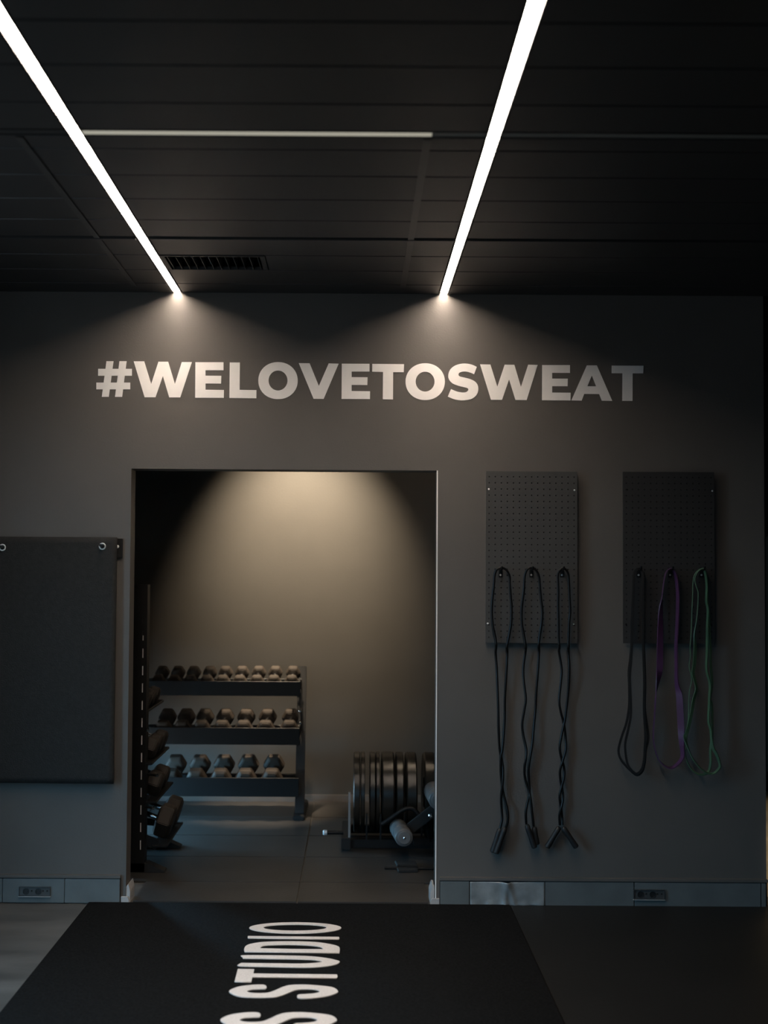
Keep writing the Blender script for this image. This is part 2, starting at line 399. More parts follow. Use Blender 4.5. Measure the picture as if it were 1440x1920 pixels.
spot_light(-.35, -3.35, CEIL - .10, (-.33, -1.15, 0), 'added black ceiling spotlight, out of view, brightening the rug letters', RUG_W, 44, (1.0, 0.88, 0.76))  # made-up lamp outside the frame, lifts the rug lettering
def cross_strip(x0, x1, em, name, label, cat='light'):
    t = thing(name, label, cat, ((x0 + x1) / 2, CROSSY, CEIL))
    b = MB()
    for s_ in (-1, 1): b.box(x0, x1, CROSSY + s_ * .021 - .002, CROSSY + s_ * .021 + .002, CEIL - .001, CEIL + .02)
    b.build('housing', ALU, t)
    b = MB(); b.box(x0, x1, CROSSY - .019, CROSSY + .019, CEIL + .002, CEIL + .006); b.build('diffuser', em, t)
cross_strip(SX[0] + HW, onz(812, 242, CEIL).x, EMITD, 'cross_light', 'dim beige light strip running across the ceiling between the bright strips')
cross_strip(onz(814, 242, CEIL).x, SX[1] - HW, OPAL, 'cross_channel', 'unlit channel on the ceiling just left of the right bright strip', 'channel')
cross_strip(SX[1] + HW, XR, OPAL, 'cross_channel', 'unlit channel on the ceiling right of the right bright strip', 'channel')
cross_strip(XL, SX[0] - HW, ALU, 'cross_channel', 'unlit black channel on the ceiling left of the left bright strip', 'channel')
# air grille
t = thing('air_vent', 'black louvred air vent in the ceiling beside the left strip light', 'vent', ((VENT[0] + VENT[1]) / 2, -.54, CEIL))
vx0, vx1, vy0, vy1 = max(VENT[0], SX[0] + HW), VENT[1], VENT[2], VENT[3]
b = MB(); b.box(vx0, vx1, vy0, vy0 + .012, CEIL - .003, CEIL + .012).box(vx0, vx1, vy1 - .012, vy1, CEIL - .003, CEIL + .012)
b.box(vx0, vx0 + .02, vy0 + .012, vy1 - .012, CEIL - .003, CEIL + .012).box(vx1 - .02, vx1, vy0 + .012, vy1 - .012, CEIL - .003, CEIL + .012)
b.build('frame', CEILM, t, bevel=.001)
nb = 12
for k in range(nb):
    x = vx0 + .03 + (vx1 - vx0 - .06) * k / (nb - 1)
    b = MB(); b.box(x - .0012, x + .0012, vy0 + .014, vy1 - .014, CEIL - .001, CEIL + .042); b.build('louvre', mat('grey_louvre', (0.07, 0.068, 0.064), 0.5), t)

# ------------------------------------------------------------------ baseboard trunking and sockets
def trunk(name, label, segs, x0, x1, ztop):
    r = bpy.data.objects.new(name, None); col.objects.link(r); r.location = ((x0 + x1) / 2, -.01, 0); struct(r, label)
    b = MB(); b.box(x0, x1, -.010, 0, .004, ztop - .006); b.build('back_channel', GAP, r)
    b = MB(); b.box(x0, x1, -.022, 0, ztop - .004, ztop + .010); b.build('top_ledge', WALL, r, bevel=.002)
    for a, c, m in segs:
        if m == 'film':
            bm = bmesh.new(); nx, nz = 46, 14; g = []
            for i in range(nx + 1):
                for j in range(nz + 1):
                    u, v = i / nx, j / nz
                    dpt = .012 * math.exp(-((u - .46 - .02 * v) / .04) ** 2) + .010 * math.exp(-((u - .60 + .10 * v) / .035) ** 2) + .003 * math.sin(9 * u + 3 * v) * v
                    if v < .25: dpt += .006 * (.25 - v) / .25 * math.sin(14 * u + 1) ** 2
                    g.append(bm.verts.new((a + (c - a) * u, -.020 - dpt, .004 + (ztop - .012) * v)))
            for i in range(nx):
                for j in range(nz):
                    k = i * (nz + 1) + j; bm.faces.new((g[k], g[k + nz + 1], g[k + nz + 2], g[k + 1]))
            me = bpy.data.meshes.new('cover'); bm.to_mesh(me); bm.free()
            for p in me.polygons: p.use_smooth = True
            o = link('film_cover', me, FILM, r); o['label'] = 'loose crumpled shiny cover film'
            sm = o.modifiers.new('thickness', 'SOLIDIFY'); sm.thickness = .0015
            continue
        b = MB(); b.box(a + .0012, c - .0012, -.020, -.008, .003, ztop - .007); b.build('cover', TRUNK, r, bevel=.0015)
    return r
zt = at(600, 1646).z
xw = lambda px: at(px, 1665).x
trunk('baseboard_left', 'grey trunking baseboard left of the doorway', [(XL, xw(7), 0), (xw(7), xw(123), 0), (xw(123), xw(226.5), 0)], XL, xw(227), zt)
trunk('baseboard_right', 'grey trunking baseboard right of the doorway', [(xw(824.5), xw(879.5), 0), (xw(880.5), xw(1020), 'film'), (xw(1020.5), xw(1187), 0), (xw(1187.5), xw(1424), 0), (xw(1424.5), xw(1434), 0)], xw(824), WX1, zt)
def skirt(px0, px1, side, name, lab):
    x0, x1 = xw(px0), xw(px1)
    b = MB(); h = .030
    if side > 0:
        b.poly([(x0 - .02, -.014, .0), (x0 - .02, -.014, h * .55), (x0 - .012, -.014, h), (x1, -.014, h), (x1, -.014, 0)], (0, .0135, 0))
        b.poly([(x0 - .02, .002, 0), (x0 - .02, .002, .05), (x0 - .010, .002, .082), (x0 - .001, .002, .082), (x0 - .001, .002, 0)], (0, .11, 0))
    else:
        b.poly([(x0, -.014, 0), (x0, -.014, h), (x1 + .010, -.014, h), (x1 + .018, -.014, h * .55), (x1 + .018, -.014, 0)], (0, .0135, 0))
        b.poly([(x1 + .001, .002, 0), (x1 + .001, .002, .07), (x1 + .012, .002, .082), (x1 + .02, .002, .05), (x1 + .02, .002, 0)], (0, .11, 0))
    struct(b.build(name, TRIMM, bevel=.001, seg=1), lab)
skirt(815, 823.5, 1, 'trim_3', 'pale chipped skirting corner at the right foot of the doorway')
skirt(228, 235.5, -1, 'trim_4', 'pale chipped skirting corner at the left foot of the doorway')
def outlet(px0, px1, py0, py1, label):
    p0, p1 = at(px0, py1, -.026), at(px1, py0, -.026); cx_, cz = (p0.x + p1.x) / 2, (p0.z + p1.z) / 2
    t = thing('power_outlet', label, 'outlet', (cx_, -.02, p0.z), 'outlets in the trunking')
    b = MB(); x0, x1, z0, z1 = p0.x, p1.x, p0.z, p1.z; e = .004
    b.box(x0, x1, -.030, -.0205, z0, z0 + e).box(x0, x1, -.030, -.0205, z1 - e, z1).box(x0, x0 + e, -.030, -.0205, z0 + e, z1 - e).box(x1 - e, x1, -.030, -.0205, z0 + e, z1 - e)
    b.build('frame', mat('outlet_frame', (0.05, 0.05, 0.05), 0.3), t, bevel=.001)
    b = MB(); b.box(x0 + e, x1 - e, -.0255, -.0205, z0 + e, z1 - e); b.build('face_plate', mat('outlet_plate', (0.06, 0.06, 0.058), 0.4), t)
    b = MB(); b.box(x0 - .001, x1 + .001, -.031, -.0205, z0 - .003, z0 - .0005); lip = b.build('bottom_lip', mat('bright_lip', (0.40, 0.40, 0.38), 0.35), t)
    for fx in (-.27, .12):
        c = Vector((cx_ + fx * (x1 - x0), -.0255, cz - .001)); b = MB()
        b.lathe(c, (0, -1, 0), [(0, .0145), (.002, .0145), (.002, .012), (-.0 + .0005, .011)], 16); sk = b.build('socket', mat('socket_black', (0.015, 0.015, 0.015), 0.4), t, smooth=40)
        for s_ in (-1, 1):
            b = MB(); b.cyl(c + Vector((s_ * .0055, -.0004, 0)), c + Vector((s_ * .0055, -.0012, 0)), .0018, 8); b.build('pin_hole', GAP, sk)
    for fx in (-.09, .27, .40):
        b = MB(); b.cyl((cx_ + fx * (x1 - x0), -.0255, cz + .002), (cx_ + fx * (x1 - x0), -.0268, cz + .002), .004, 10); b.build('switch_button', GAP, t)
outlet(35, 94.5, 1662.5, 1680, 'black power outlet in the baseboard left of the doorway')
outlet(1187.5, 1246.5, 1668, 1686, 'black power outlet in the baseboard right of the doorway')

# ------------------------------------------------------------------ slogan on the wall
slog = thing('wall_slogan', 'bold white capital letter slogan with a hash sign across the dark wall', 'lettering', tuple(at(695, 750, -.001)))
def cropmap(ox, oy, s_): return lambda p: at(ox + p[0] / s_, oy + p[1] / s_, -.0015)
A_, B2_, C_, D_ = cropmap(170, 660, 1440 / 350), cropmap(470, 660, 1440 / 350), cropmap(740, 660, 1440 / 260), cropmap(960, 660, 1440 / 260)
def wallglyph(loops, cm):
    out = []
    for L in loops: out.append([((q := cm(p)).x, q.z) for p in L])
    glyph('letter', out, .002, lambda c: Vector((c.x, -.0015 + c.z, c.y)), WHITE, slog)
def ell(cx_, cy_, rx, ry, n=64, e=2.0):
    r = []
    for i in range(n):
        a = 2 * PI * i / n; c, s_ = math.cos(a), math.sin(a)
        r.append((cx_ + rx * math.copysign(abs(c) ** (2 / e), c), cy_ + ry * math.copysign(abs(s_) ** (2 / e), s_)))
    return r
# hash sign as a quad lattice
b = MB(); ys_ = [71, 130, 183, 236, 288, 346]
V1L = lambda y: 122 - 36 * (y - 71) / 275; V1R = lambda y: 176 - 36 * (y - 71) / 275
V2L = lambda y: 222 - 34 * (y - 71) / 275; V2R = lambda y: 277 - 34 * (y - 71) / 275
HL = {1: (58, 57.5), 3: (44, 44)}; HR = {1: (318, 318), 3: (305, 305)}
for i in range(5):
    y0, y1 = ys_[i], ys_[i + 1]; q = [((V1L(y0), y0), (V1R(y0), y0), (V1R(y1), y1), (V1L(y1), y1)), ((V2L(y0), y0), (V2R(y0), y0), (V2R(y1), y1), (V2L(y1), y1))]
    if i in HL:
        q += [((HL[i][0], y0), (V1L(y0), y0), (V1L(y1), y1), (HL[i][1], y1)), ((V1R(y0), y0), (V2L(y0), y0), (V2L(y1), y1), (V1R(y1), y1)), ((V2R(y0), y0), (HR[i][0], y0), (HR[i][1], y1), (V2R(y1), y1))]
    for f in q:
        P = [A_(p) for p in f]; b.bm.faces.new([b.bm.verts.new((p.x, -.0025, p.z)) for p in P])
bmesh.ops.remove_doubles(b.bm, verts=b.bm.verts, dist=.0004)
ex = bmesh.ops.extrude_face_region(b.bm, geom=list(b.bm.faces))
bmesh.ops.translate(b.bm, verts=[v for v in ex['geom'] if isinstance(v, bmesh.types.BMVert)], vec=(0, .002, 0))
b.build('letter', WHITE, slog)
wallglyph([[(332, 72), (413, 72), (467, 247), (523, 75), (598, 75), (650, 247), (703, 78), (781, 78), (691, 350), (606, 350), (557, 185), (500, 349), (416, 349)]], A_)
wallglyph([[(808, 79), (1025, 79), (1025, 141), (886, 141), (886, 183), (1008, 184), (1006, 244), (886, 243), (886, 291), (1028, 293), (1027, 354), (806, 353)]], A_)
wallglyph([[(1073, 81), (1151, 81), (1149, 292), (1279, 294), (1278, 357), (1070, 355)]], A_)
wallglyph([ell(211, 221, 152, 143, e=2.08), ell(211, 220, 73, 77)], B2_)
wallglyph([[(371, 86), (455, 87), (526, 262), (602, 88), (679, 90), (563, 362), (485, 361)]], B2_)
wallglyph([[(703, 90), (917, 91), (917, 151), (779, 151), (779, 194), (902, 195), (900, 255), (779, 254), (779, 301), (921, 303), (920, 363), (701, 362)]], B2_)
wallglyph([[(938, 92), (1183, 94), (1181, 156), (1099, 155), (1098, 366), (1019, 365), (1021, 154), (937, 152)]], B2_)
wallglyph([ell(317, 308, 204, 191, e=2.08), ell(316, 308, 98, 103)], C_)
So = [(853, 155), (800, 131), (738, 120), (680, 124), (620, 145), (575, 185), (557, 240), (565, 285), (600, 325), (660, 350), (720, 365), (755, 375), (765, 388), (760, 402), (740, 417), (700, 420), (645, 410), (585, 385)]
Si = [(551, 463), (610, 488), (680, 502), (745, 499), (805, 483), (850, 445), (868, 395), (862, 345), (835, 308), (785, 282), (720, 265), (680, 255), (663, 240), (670, 218), (700, 205), (740, 203), (785, 214), (825, 231)]
sm2 = lambda L: [(p.x, p.y) for p in spline([(q[0], q[1], 0) for q in L], 5)]
wallglyph([sm2(So) + sm2(Si)], C_)
wallglyph([[(887, 128), (994, 130), (1066, 360), (1142, 132), (1243, 133), (1311, 363), (1386, 132), (1485, 134), (1370, 500), (1254, 498), (1188, 285), (1115, 497), (1000, 496)]], C_)
wallglyph([[(313, 136), (602, 136), (602, 217), (417, 217), (417, 276), (579, 277), (577, 355), (417, 355), (417, 421), (609, 423), (607, 503), (311, 501)]], D_)
wallglyph([[(777, 139), (881, 139), (1041, 508), (932, 506), (905, 437), (750, 435), (723, 505), (616, 503)], [(829, 243), (873, 356), (783, 355)]], D_)
wallglyph([[(1035, 142), (1365, 143), (1363, 222), (1253, 222), (1251, 508), (1145, 507), (1147, 221), (1035, 220)]], D_)

# ------------------------------------------------------------------ rug with its lettering
RZ = .011
RXL, RXR = onz(165, 1692, RZ).x, onz(956, 1696, RZ).x
rug = thing('rug', 'long black rug with off-white capital letters leading to the doorway', 'rug', ((RXL + RXR) / 2, -1.6, 0))
b = MB(); b.box(RXL, RXR, -4.4, -.028, 0, RZ); b.build('carpet', RUGM, rug, bevel=.003)
RC = lambda p: onz(400 + p[0] / 5.538, 1700 + p[1] / 5.538, RZ)
def rugglyph(loops, dy=0.0):
    out = [[((q := RC(p)).x, q.y + dy) for p in L] for L in loops]
    glyph('letter', out, .003, lambda c: Vector((c.x, c.y, RZ + .001 + c.z)), RUGW, rug)
rugglyph([ell(851, 225, 478, 58, e=1.95), ell(848, 222, 328, 32)])
rugglyph([[(360, 310), (1303, 319), (1309, 332), (1303, 345), (800, 338), (360, 332), (357, 321)]])
rugglyph([sm2([(325, 475), (320, 445), (345, 408), (420, 385), (550, 370), (800, 365), (1050, 372), (1200, 392), (1290, 415), (1312, 440), (1308, 488)]) + [(800, 480)],
          sm2([(485, 437), (510, 415), (600, 404), (800, 400), (1000, 408), (1110, 424), (1142, 447)]) + [(800, 445)]])
rugglyph([sm2([(300, 526), (320, 510), (700, 512), (1000, 520), (1180, 540), (1280, 562), (1312, 578), (1270, 605), (1150, 626), (950, 637), (600, 630), (275, 622), (270, 600)]) +
          sm2([(290, 590), (700, 595), (900, 597), (1050, 590), (1130, 577), (1060, 560), (900, 552), (600, 547), (310, 542)])])
rugglyph([[(255, 652), (425, 655), (415, 700), (1282, 710), (1290, 728), (1280, 748), (405, 738), (392, 790), (220, 785)]])
RS = sm2([(553, 845), (545, 826), (500, 815), (380, 820), (250, 840), (165, 880), (200, 915), (290, 942), (450, 950), (620, 947), (700, 930), (780, 900), (860, 870), (950, 862), (1050, 866), (1105, 885), (1060, 905), (960, 913), (890, 918), (870, 935),
          (890, 957), (1000, 957), (1150, 940), (1250, 915), (1295, 885), (1240, 845), (1100, 825), (940, 815), (800, 820), (720, 840), (640, 875), (560, 900), (450, 904), (380, 898), (350, 885), (390, 868), (470, 862), (540, 860)])
rugglyph([RS])
rugglyph([RS], dy=RC((1290, 1182)).y - RC((1295, 885)).y)

# ------------------------------------------------------------------ mats hanging on the left
MY = -.034
m0, m1 = at(-16, 1006, MY), at(213.5, 1469, MY)
rail = thing('mat_rail', 'black wall rail behind the hanging exercise mat left of the doorway', 'rail', (at(100, 1025).x, 0, at(100, 1025).z))
r0, r1 = at(-40, 1044, -.012), at(230, 1010, -.012)
b = MB(); b.box(r0.x, r1.x, -.016, 0, r0.z, r1.z); b.build('bar', mat('black_strap', (0.010, 0.010, 0.010), 0.8, spec=0.2), rail, bevel=.002)
sc_ = at(220.5, 1025, -.016)
b = MB(); b.lathe((sc_.x, -.0155, sc_.z), (0, -1, 0), [(0, .0075), (.003, .0072), (.0045, .004)], 12); b.build('screw', SCREW, rail, smooth=40)
mt = thing('exercise_mat', 'large black exercise mat hanging by two metal eyelets left of the doorway', 'mat', ((m0.x + m1.x) / 2, MY, m1.z))
bm = bmesh.new(); nx, nz = 20, 40; g = []
for i in range(nx + 1):
    for j in range(nz + 1):
        u, v = i / nx, j / nz
        g.append(bm.verts.new((m0.x + (m1.x - m0.x) * u, MY + .003 * math.sin(5 * u + 1.5 * v) * (1 - v * .3) - .004 * (1 - v) * u, m1.z + (m0.z - m1.z) * v)))
for i in range(nx):
    for j in range(nz):
        k = i * (nz + 1) + j; bm.faces.new((g[k], g[k + nz + 1], g[k + nz + 2], g[k + 1]))
me = bpy.data.meshes.new('mat_body'); bm.to_mesh(me); bm.free()
for p in me.polygons: p.use_smooth = True
o = link('mat_body', me, FOAM, mt); sm = o.modifiers.new('thickness', 'SOLIDIFY'); sm.thickness = .012; sm.offset = 0
for px, py in ((4.5, 1026.5), (192, 1024.5)):
    c = at(px, py, MY - .008)
    b = MB(); ring = [c + Vector((.0130 * math.cos(2 * PI * k / 24), 0, .0130 * math.sin(2 * PI * k / 24))) for k in range(24)]
    b.tube(ring, .0032, 8, True); b.build('eyelet', SCREW, mt, smooth=60)
    b = MB(); b.cyl((c.x, -.0155, c.z), (c.x, -.085, c.z + .004), .006, 12); b.build('peg', STEEL, rail, smooth=40)

# ------------------------------------------------------------------ pegboards
def pegboard(cx_, cz, px0, px1, pz0, pz1, label, material, hooks, screws):
    """panel with real drilled holes"""
    YF, TH_, P, RAD = -.034, .006, None, .0034
    t = thing('pegboard', label, 'pegboard', (cx_, -.02, pz0), 'pegboards on the wall')
    nxh, nzh = 15, 27; mxx = .0145
    pitchx = (px1 - px0 - 2 * mxx) / (nxh - 1); mz = .0245; pitchz = (pz1 - pz0 - 2 * mz) / (nzh - 1)
    bm = bmesh.new()
    xe = [px0] + [px0 + mxx + pitchx * (i - .5) for i in range(nxh + 1)][0:]
    cells_x = [px0 + mxx + pitchx * i for i in range(nxh)]; cells_z = [pz0 + mz + pitchz * j for j in range(nzh)]
    hx, hz = pitchx / 2, pitchz / 2
    def q(pts): bm.faces.new([bm.verts.new(p) for p in pts])
    hxm = min(hx, mxx - .0005)
    for x in cells_x:
        for z in cells_z:
            xa, xb = x - (hx if x > cells_x[0] else hxm), x + (hx if x < cells_x[-1] else hxm)
            outer = [(xb, z), (xb, z + hz), (x, z + hz), (xa, z + hz), (xa, z), (xa, z - hz), (x, z - hz), (xb, z - hz)]
            inner = [(x + RAD * math.cos(PI / 4 * k), z + RAD * math.sin(PI / 4 * k)) for k in range(8)]
            for k in range(8):
                k2 = (k + 1) % 8
                q([(outer[k][0], YF, outer[k][1]), (inner[k][0], YF, inner[k][1]), (inner[k2][0], YF, inner[k2][1]), (outer[k2][0], YF, outer[k2][1])])
                q([(inner[k][0], YF, inner[k][1]), (inner[k][0], YF + TH_, inner[k][1]), (inner[k2][0], YF + TH_, inner[k2][1]), (inner[k2][0], YF, inner[k2][1])])
    xa, xb = cells_x[0] - hxm, cells_x[-1] + hxm; za, zb = cells_z[0] - hz, cells_z[-1] + hz
    for (a0, a1, c0, c1) in ((px0, xa, pz0, pz1), (xb, px1, pz0, pz1), (xa, xb, pz0, za), (xa, xb, zb, pz1)):
        q([(a0, YF, c0), (a1, YF, c0), (a1, YF, c1), (a0, YF, c1)])
    # rim
    q([(px0, YF, pz0), (px0, YF, pz1), (px0, YF + TH_, pz1), (px0, YF + TH_, pz0)]); q([(px1, YF, pz0), (px1, YF + TH_, pz0), (px1, YF + TH_, pz1), (px1, YF, pz1)])
    q([(px0, YF, pz0), (px0, YF + TH_, pz0), (px1, YF + TH_, pz0), (px1, YF, pz0)]); q([(px0, YF, pz1), (px1, YF, pz1), (px1, YF + TH_, pz1), (px0, YF + TH_, pz1)])
    me = bpy.data.meshes.new('panel'); bm.to_mesh(me); bm.free()
    me.materials.append(material); me.materials.append(GAP)
    for f in me.polygons:        # hole walls coloured black to stand for the shade inside
        if abs(f.normal.y) < .5 and f.area < 1e-4: f.material_index = 1
    link('panel', me, material, t)
    b = MB(); b.box(px0 + .004, px1 - .004, YF + TH_ + .0005, YF + TH_ + .003, pz0 + .004, pz1 - .004); b.build('hole_shade', GAP, t)  # black sheet added behind the holes so they read as shaded
    for x, z, vis in screws:
        b = MB(); b.cyl((x, YF + TH_, z), (x, 0, z), .008, 10); b.build('standoff', STEEL, t)
        b = MB(); b.lathe((x, YF, z), (0, -1, 0), [(0, .0042), (.0016, .0038), (.0024, .002)], 10); b.build('screw', SCREW if vis else STEEL, t, smooth=40)
    for x, z in hooks:
        b = MB(); b.tube(spline([(x, YF + .001, z), (x, YF - .018, z), (x, YF - .04, z + .001), (x, YF - .052, z + .006), (x, YF - .055, z + .016)], 4), .0045, 8)
        h = b.build('hook', STEEL, t, smooth=60)
        b = MB(); b.box(x - .009, x + .009, YF - .003, YF - .0003, z - .034, z + .010); pl = b.build('hook_plate', STEEL, t, bevel=.001)
        b = MB(); b.lathe((x, YF - .003, z - .023), (0, -1, 0), [(0, .0048), (.002, .0042), (.003, .002)], 10); b.build('hook_screw', mat('dull_screw', (0.45, 0.45, 0.44), 0.4), t, smooth=40)
PY = -.034
def scr(l): return [(at(x, y, PY).x, at(x, y, PY).z, v) for x, y, v in l]
def board(pxs, pys, label, material, hookpx, screws):
    p0, p1 = at(pxs[0], pys[1], PY), at(pxs[1], pys[0], PY)
    hk = [(at(x, 1068.5, PY).x, at(x, 1068.5, PY).z) for x in hookpx]
    pegboard((p0.x + p1.x) / 2, 0, p0.x, p1.x, p0.z, p1.z, label, material, hk, scr(screws))
board((910.5, 1082.5), (884.5, 1205), 'dark grey pegboard nearer the doorway, holding three jump ropes', PEG, (938.5, 996, 1053.5), [(916.5, 917, 1), (1077, 919, 1), (914.5, 1169, 1), (1075.5, 1170, 1)])
board((1168.5, 1339), (885.5, 1206), 'black pegboard further right, holding the looped resistance bands', PEG2, (1197, 1256, 1315), [(1176, 918, 0), (1335.5, 920.5, 1), (1174, 1170, 0), (1333, 1171, 0)])

# ------------------------------------------------------------------ jump ropes
U = lambda p, Y: at(880 + p[0] / 5.054, 860 + p[1] / 5.054, Y)
Lo = lambda p, Y: at(880 + p[0] / 4.8, 1220 + p[1] / 4.8, Y)
def jump_rope(top, lu, ll, ru, rl, handles, label):
    YT = PY - .030
    def strand(up, lo, s_):
        pts = []; n = len(up) + len(lo)
        for i, p in enumerate(up):
            f = i / n; pts.append(U(p, YT + .016 * min(1, i / max(1, len(up) - 1)) ** .6 + 0.0))
        for i, p in enumerate(lo):
            pts.append(Lo(p, -.030 + .006 * s_ * math.sin(i * 1.3 + .6) + .008 * i / len(lo)))
        return pts
    Lp, Rp = strand(lu, ll, 1), strand(ru, rl, -1)
    path = Lp[::-1] + [U(top, YT)] + Rp
    t = thing('jump_rope', label, 'jump rope', tuple(U(top, YT)), 'jump ropes on the pegboard')
    b = MB(); b.tube(spline(path, 5), .0056, 8); b.build('cord', ROPE, t, smooth=60)
    for k, (h0, h1) in enumerate(handles):
        yk = -.026 + (-.012 if k else 0.0)
        a, c = Lo(h0, yk), Lo(h1, yk); Ln = (c - a).length
        b = MB(); b.lathe(a, c - a, [(0, .006), (.006, .0115), (.02, .0125), (Ln * .5, .0118), (Ln - .012, .0132), (Ln - .003, .0128), (Ln, .009)], 14)
        b.build('handle', GRIP, t, smooth=40)
jump_rope((305, 1034), [(258, 1054), (238, 1110), (232, 1200), (217, 1330), (212, 1450), (222, 1580), (245, 1690), (254, 1780)],
          [(236, 20), (245, 150), (251, 300), (259, 500), (263, 700), (272, 880), (292, 980), (304, 1080), (300, 1180), (286, 1320), (291, 1430), (294, 1520), (272, 1610)],
          [(350, 1056), (380, 1115), (383, 1200), (390, 1300), (398, 1400), (395, 1550), (375, 1680), (355, 1780)],
          [(340, 20), (335, 150), (320, 400), (318, 550), (312, 700), (298, 880), (284, 960), (283, 1100), (300, 1250), (322, 1350), (345, 1450), (345, 1540), (325, 1600)],
          [((276, 1600), (208, 1815)), ((322, 1590), (238, 1825))], 'black jump rope nearest the doorway on the grey pegboard')
jump_rope((585, 1033), [(547, 1053), (523, 1120), (515, 1250), (498, 1380), (493, 1470), (500, 1580), (520, 1690), (533, 1790)],
          [(505, 10), (485, 150), (490, 280), (508, 430), (495, 530), (475, 660), (485, 760), (512, 880), (511, 960), (496, 1050), (502, 1150), (532, 1250), (550, 1330), (563, 1440), (578, 1580)],
          [(630, 1054), (660, 1120), (668, 1230), (680, 1350), (690, 1440), (685, 1550), (665, 1680), (655, 1780)],
          [(626, 10), (615, 200), (600, 390), (595, 520), (580, 680), (565, 850), (540, 1000), (531, 1100), (541, 1250), (531, 1330), (516, 1400), (508, 1480), (513, 1560)],
          [((582, 1585), (608, 1745)), ((516, 1565), (588, 1775))], 'black jump rope hanging in the middle of the grey pegboard')
jump_rope((878, 1040), [(848, 1072), (838, 1120), (842, 1250), (840, 1400), (843, 1550), (845, 1700), (853, 1790)],
          [(806, 10), (830, 170), (820, 310), (808, 450), (825, 560), (850, 650), (866, 780), (868, 890), (838, 1000), (816, 1080), (820, 1170), (838, 1260), (842, 1340), (826, 1420), (810, 1490), (815, 1570)],
          [(908, 1046), (935, 1090), (942, 1180), (950, 1350), (955, 1450), (945, 1550), (940, 1700), (938, 1790)],
          [(890, 10), (898, 150), (890, 350), (875, 500), (858, 630), (826, 780), (813, 880), (832, 980), (853, 1060), (850, 1150), (826, 1240), (812, 1320), (826, 1420), (835, 1500), (836, 1570)],
          [((812, 1585), (697, 1772)), ((842, 1588), (965, 1772))], 'black jump rope on the right of the grey pegboard, handles spread apart')

# ------------------------------------------------------------------ resistance bands
G = lambda p, Y: at(1140 + p[0] / 4.363, 1040 + p[1] / 4.363, Y)
YT = PY - .028
def hang(i, n): return YT + .012 * math.sin(PI * i / n)
def band(pts, widths, thick, material, label, depth=None, wmax=None):
    n = len(pts); P3 = []
    for i, p in enumerate(pts):
        yo = depth[i] if depth else 0
        P3.append(G(p, YT + .008 * min(1, abs(p[1] - 115) / 800) - yo))
    sp_ = spline(P3, 5, True)
    ws = spline([(w_, 0, 0) for w_ in widths], 5, True); ws = [max(.001, v.x) for v in ws]
    if wmax: ws[0] = min(ws[0], wmax)
    t = thing('resistance_band', label, 'resistance band', tuple(G(pts[0], YT)), 'looped bands on the black pegboard')
    b = MB(); b.ribbon(sp_, ws, thick); b.build('band', material, t, smooth=35)
    return t
e = .004
bk = [(250, 118), (213, 160), (205, 300), (200, 450), (195, 580), (192, 740), (183, 850), (170, 950), (174, 1100), (172, 1250), (150, 1380), (115, 1480), (86, 1600), (108, 1680), (170, 1752), (235, 1803), (280, 1770), (300, 1690), (308, 1600), (330, 1500), (318, 1390), (300, 1250), (304, 1050), (299, 900), (290, 700), (290, 500), (290, 300), (287, 160)]
bk2 = [(246, 116), (216, 170), (209, 300), (204, 450), (199, 600), (195, 750), (188, 880), (178, 1000), (186, 1200), (186, 1320), (163, 1440), (140, 1550), (148, 1660), (170, 1735), (230, 1790), (276, 1755), (294, 1680), (300, 1590), (306, 1480), (300, 1380), (294, 1250), (296, 1050), (292, 900), (286, 700), (286, 500), (286, 300), (283, 165)]
wb = [.006] * len(bk + bk2); wb[9] = .014
band(bk + bk2, [.0095] * len(bk + bk2), .0075, BANDB, 'black resistance band on the left of the black pegboard', depth=[0] * len(bk) + [.010] * len(bk2))
pu = [(510, 115), (472, 150), (452, 250), (442, 340), (432, 450), (428, 600), (425, 800), (421, 950), (400, 1080), (388, 1180), (381, 1300), (370, 1500), (398, 1640), (442, 1710), (510, 1745), (572, 1710), (610, 1650), (604, 1550), (598, 1420), (590, 1280), (583, 1150), (562, 1050), (558, 900), (556, 750), (561, 650), (569, 450), (569, 300), (548, 160)]
wp = [.005, .005, .006, .008, .020, .026, .028, .028, .014, .004, .004, .004, .004, .004, .004, .004, .006, .014, .026, .027, .024, .008, .004, .004, .004, .004, .004, .004]
band(pu, wp, .0045, BANDP, 'purple resistance band hanging between the black and the green one')
g1 = [(770, 116), (718, 150), (697, 220), (693, 320), (688, 450), (680, 650), (672, 760), (675, 830), (664, 910), (680, 980), (683, 1040), (668, 1110), (662, 1200), (660, 1300), (650, 1440), (640, 1560), (633, 1640), (660, 1720), (710, 1780), (770, 1800), (820, 1775), (840, 1700), (838, 1600), (850, 1500), (852, 1380), (848, 1220), (832, 1180), (850, 1080), (848, 1000), (840, 900), (838, 780), (830, 640), (825, 500), (812, 400), (810, 250), (800, 160)]
g2 = [(772, 120), (735, 142), (712, 200), (722, 255), (738, 310), (735, 420), (725, 540), (709, 650), (713, 750), (708, 880), (697, 980), (724, 1090), (702, 1180), (682, 1300), (650, 1440), (630, 1495), (658, 1590), (700, 1680), (760, 1750), (810, 1785), (860, 1790), (900, 1760), (916, 1720), (890, 1640), (858, 1580), (846, 1500), (840, 1430), (822, 1360), (828, 1230), (830, 1160), (834, 1060), (806, 940), (810, 800), (812, 600), (818, 450), (805, 380), (808, 250), (795, 150)]
wg1 = [.005] * len(g1)
wg2 = [.005, .005, .006, .006, .005, .005, .006, .009, .013, .014, .013, .012, .013, .014, .014, .014, .006, .005, .005, .005, .005, .005, .005, .009, .009] + [.005] * (len(g2) - 25)
band(g1 + g2, wg1 + wg2, .0042, BANDG, 'green resistance band doubled over the right hook of the black pegboard', depth=[0] * len(g1) + [.012] * len(g2))

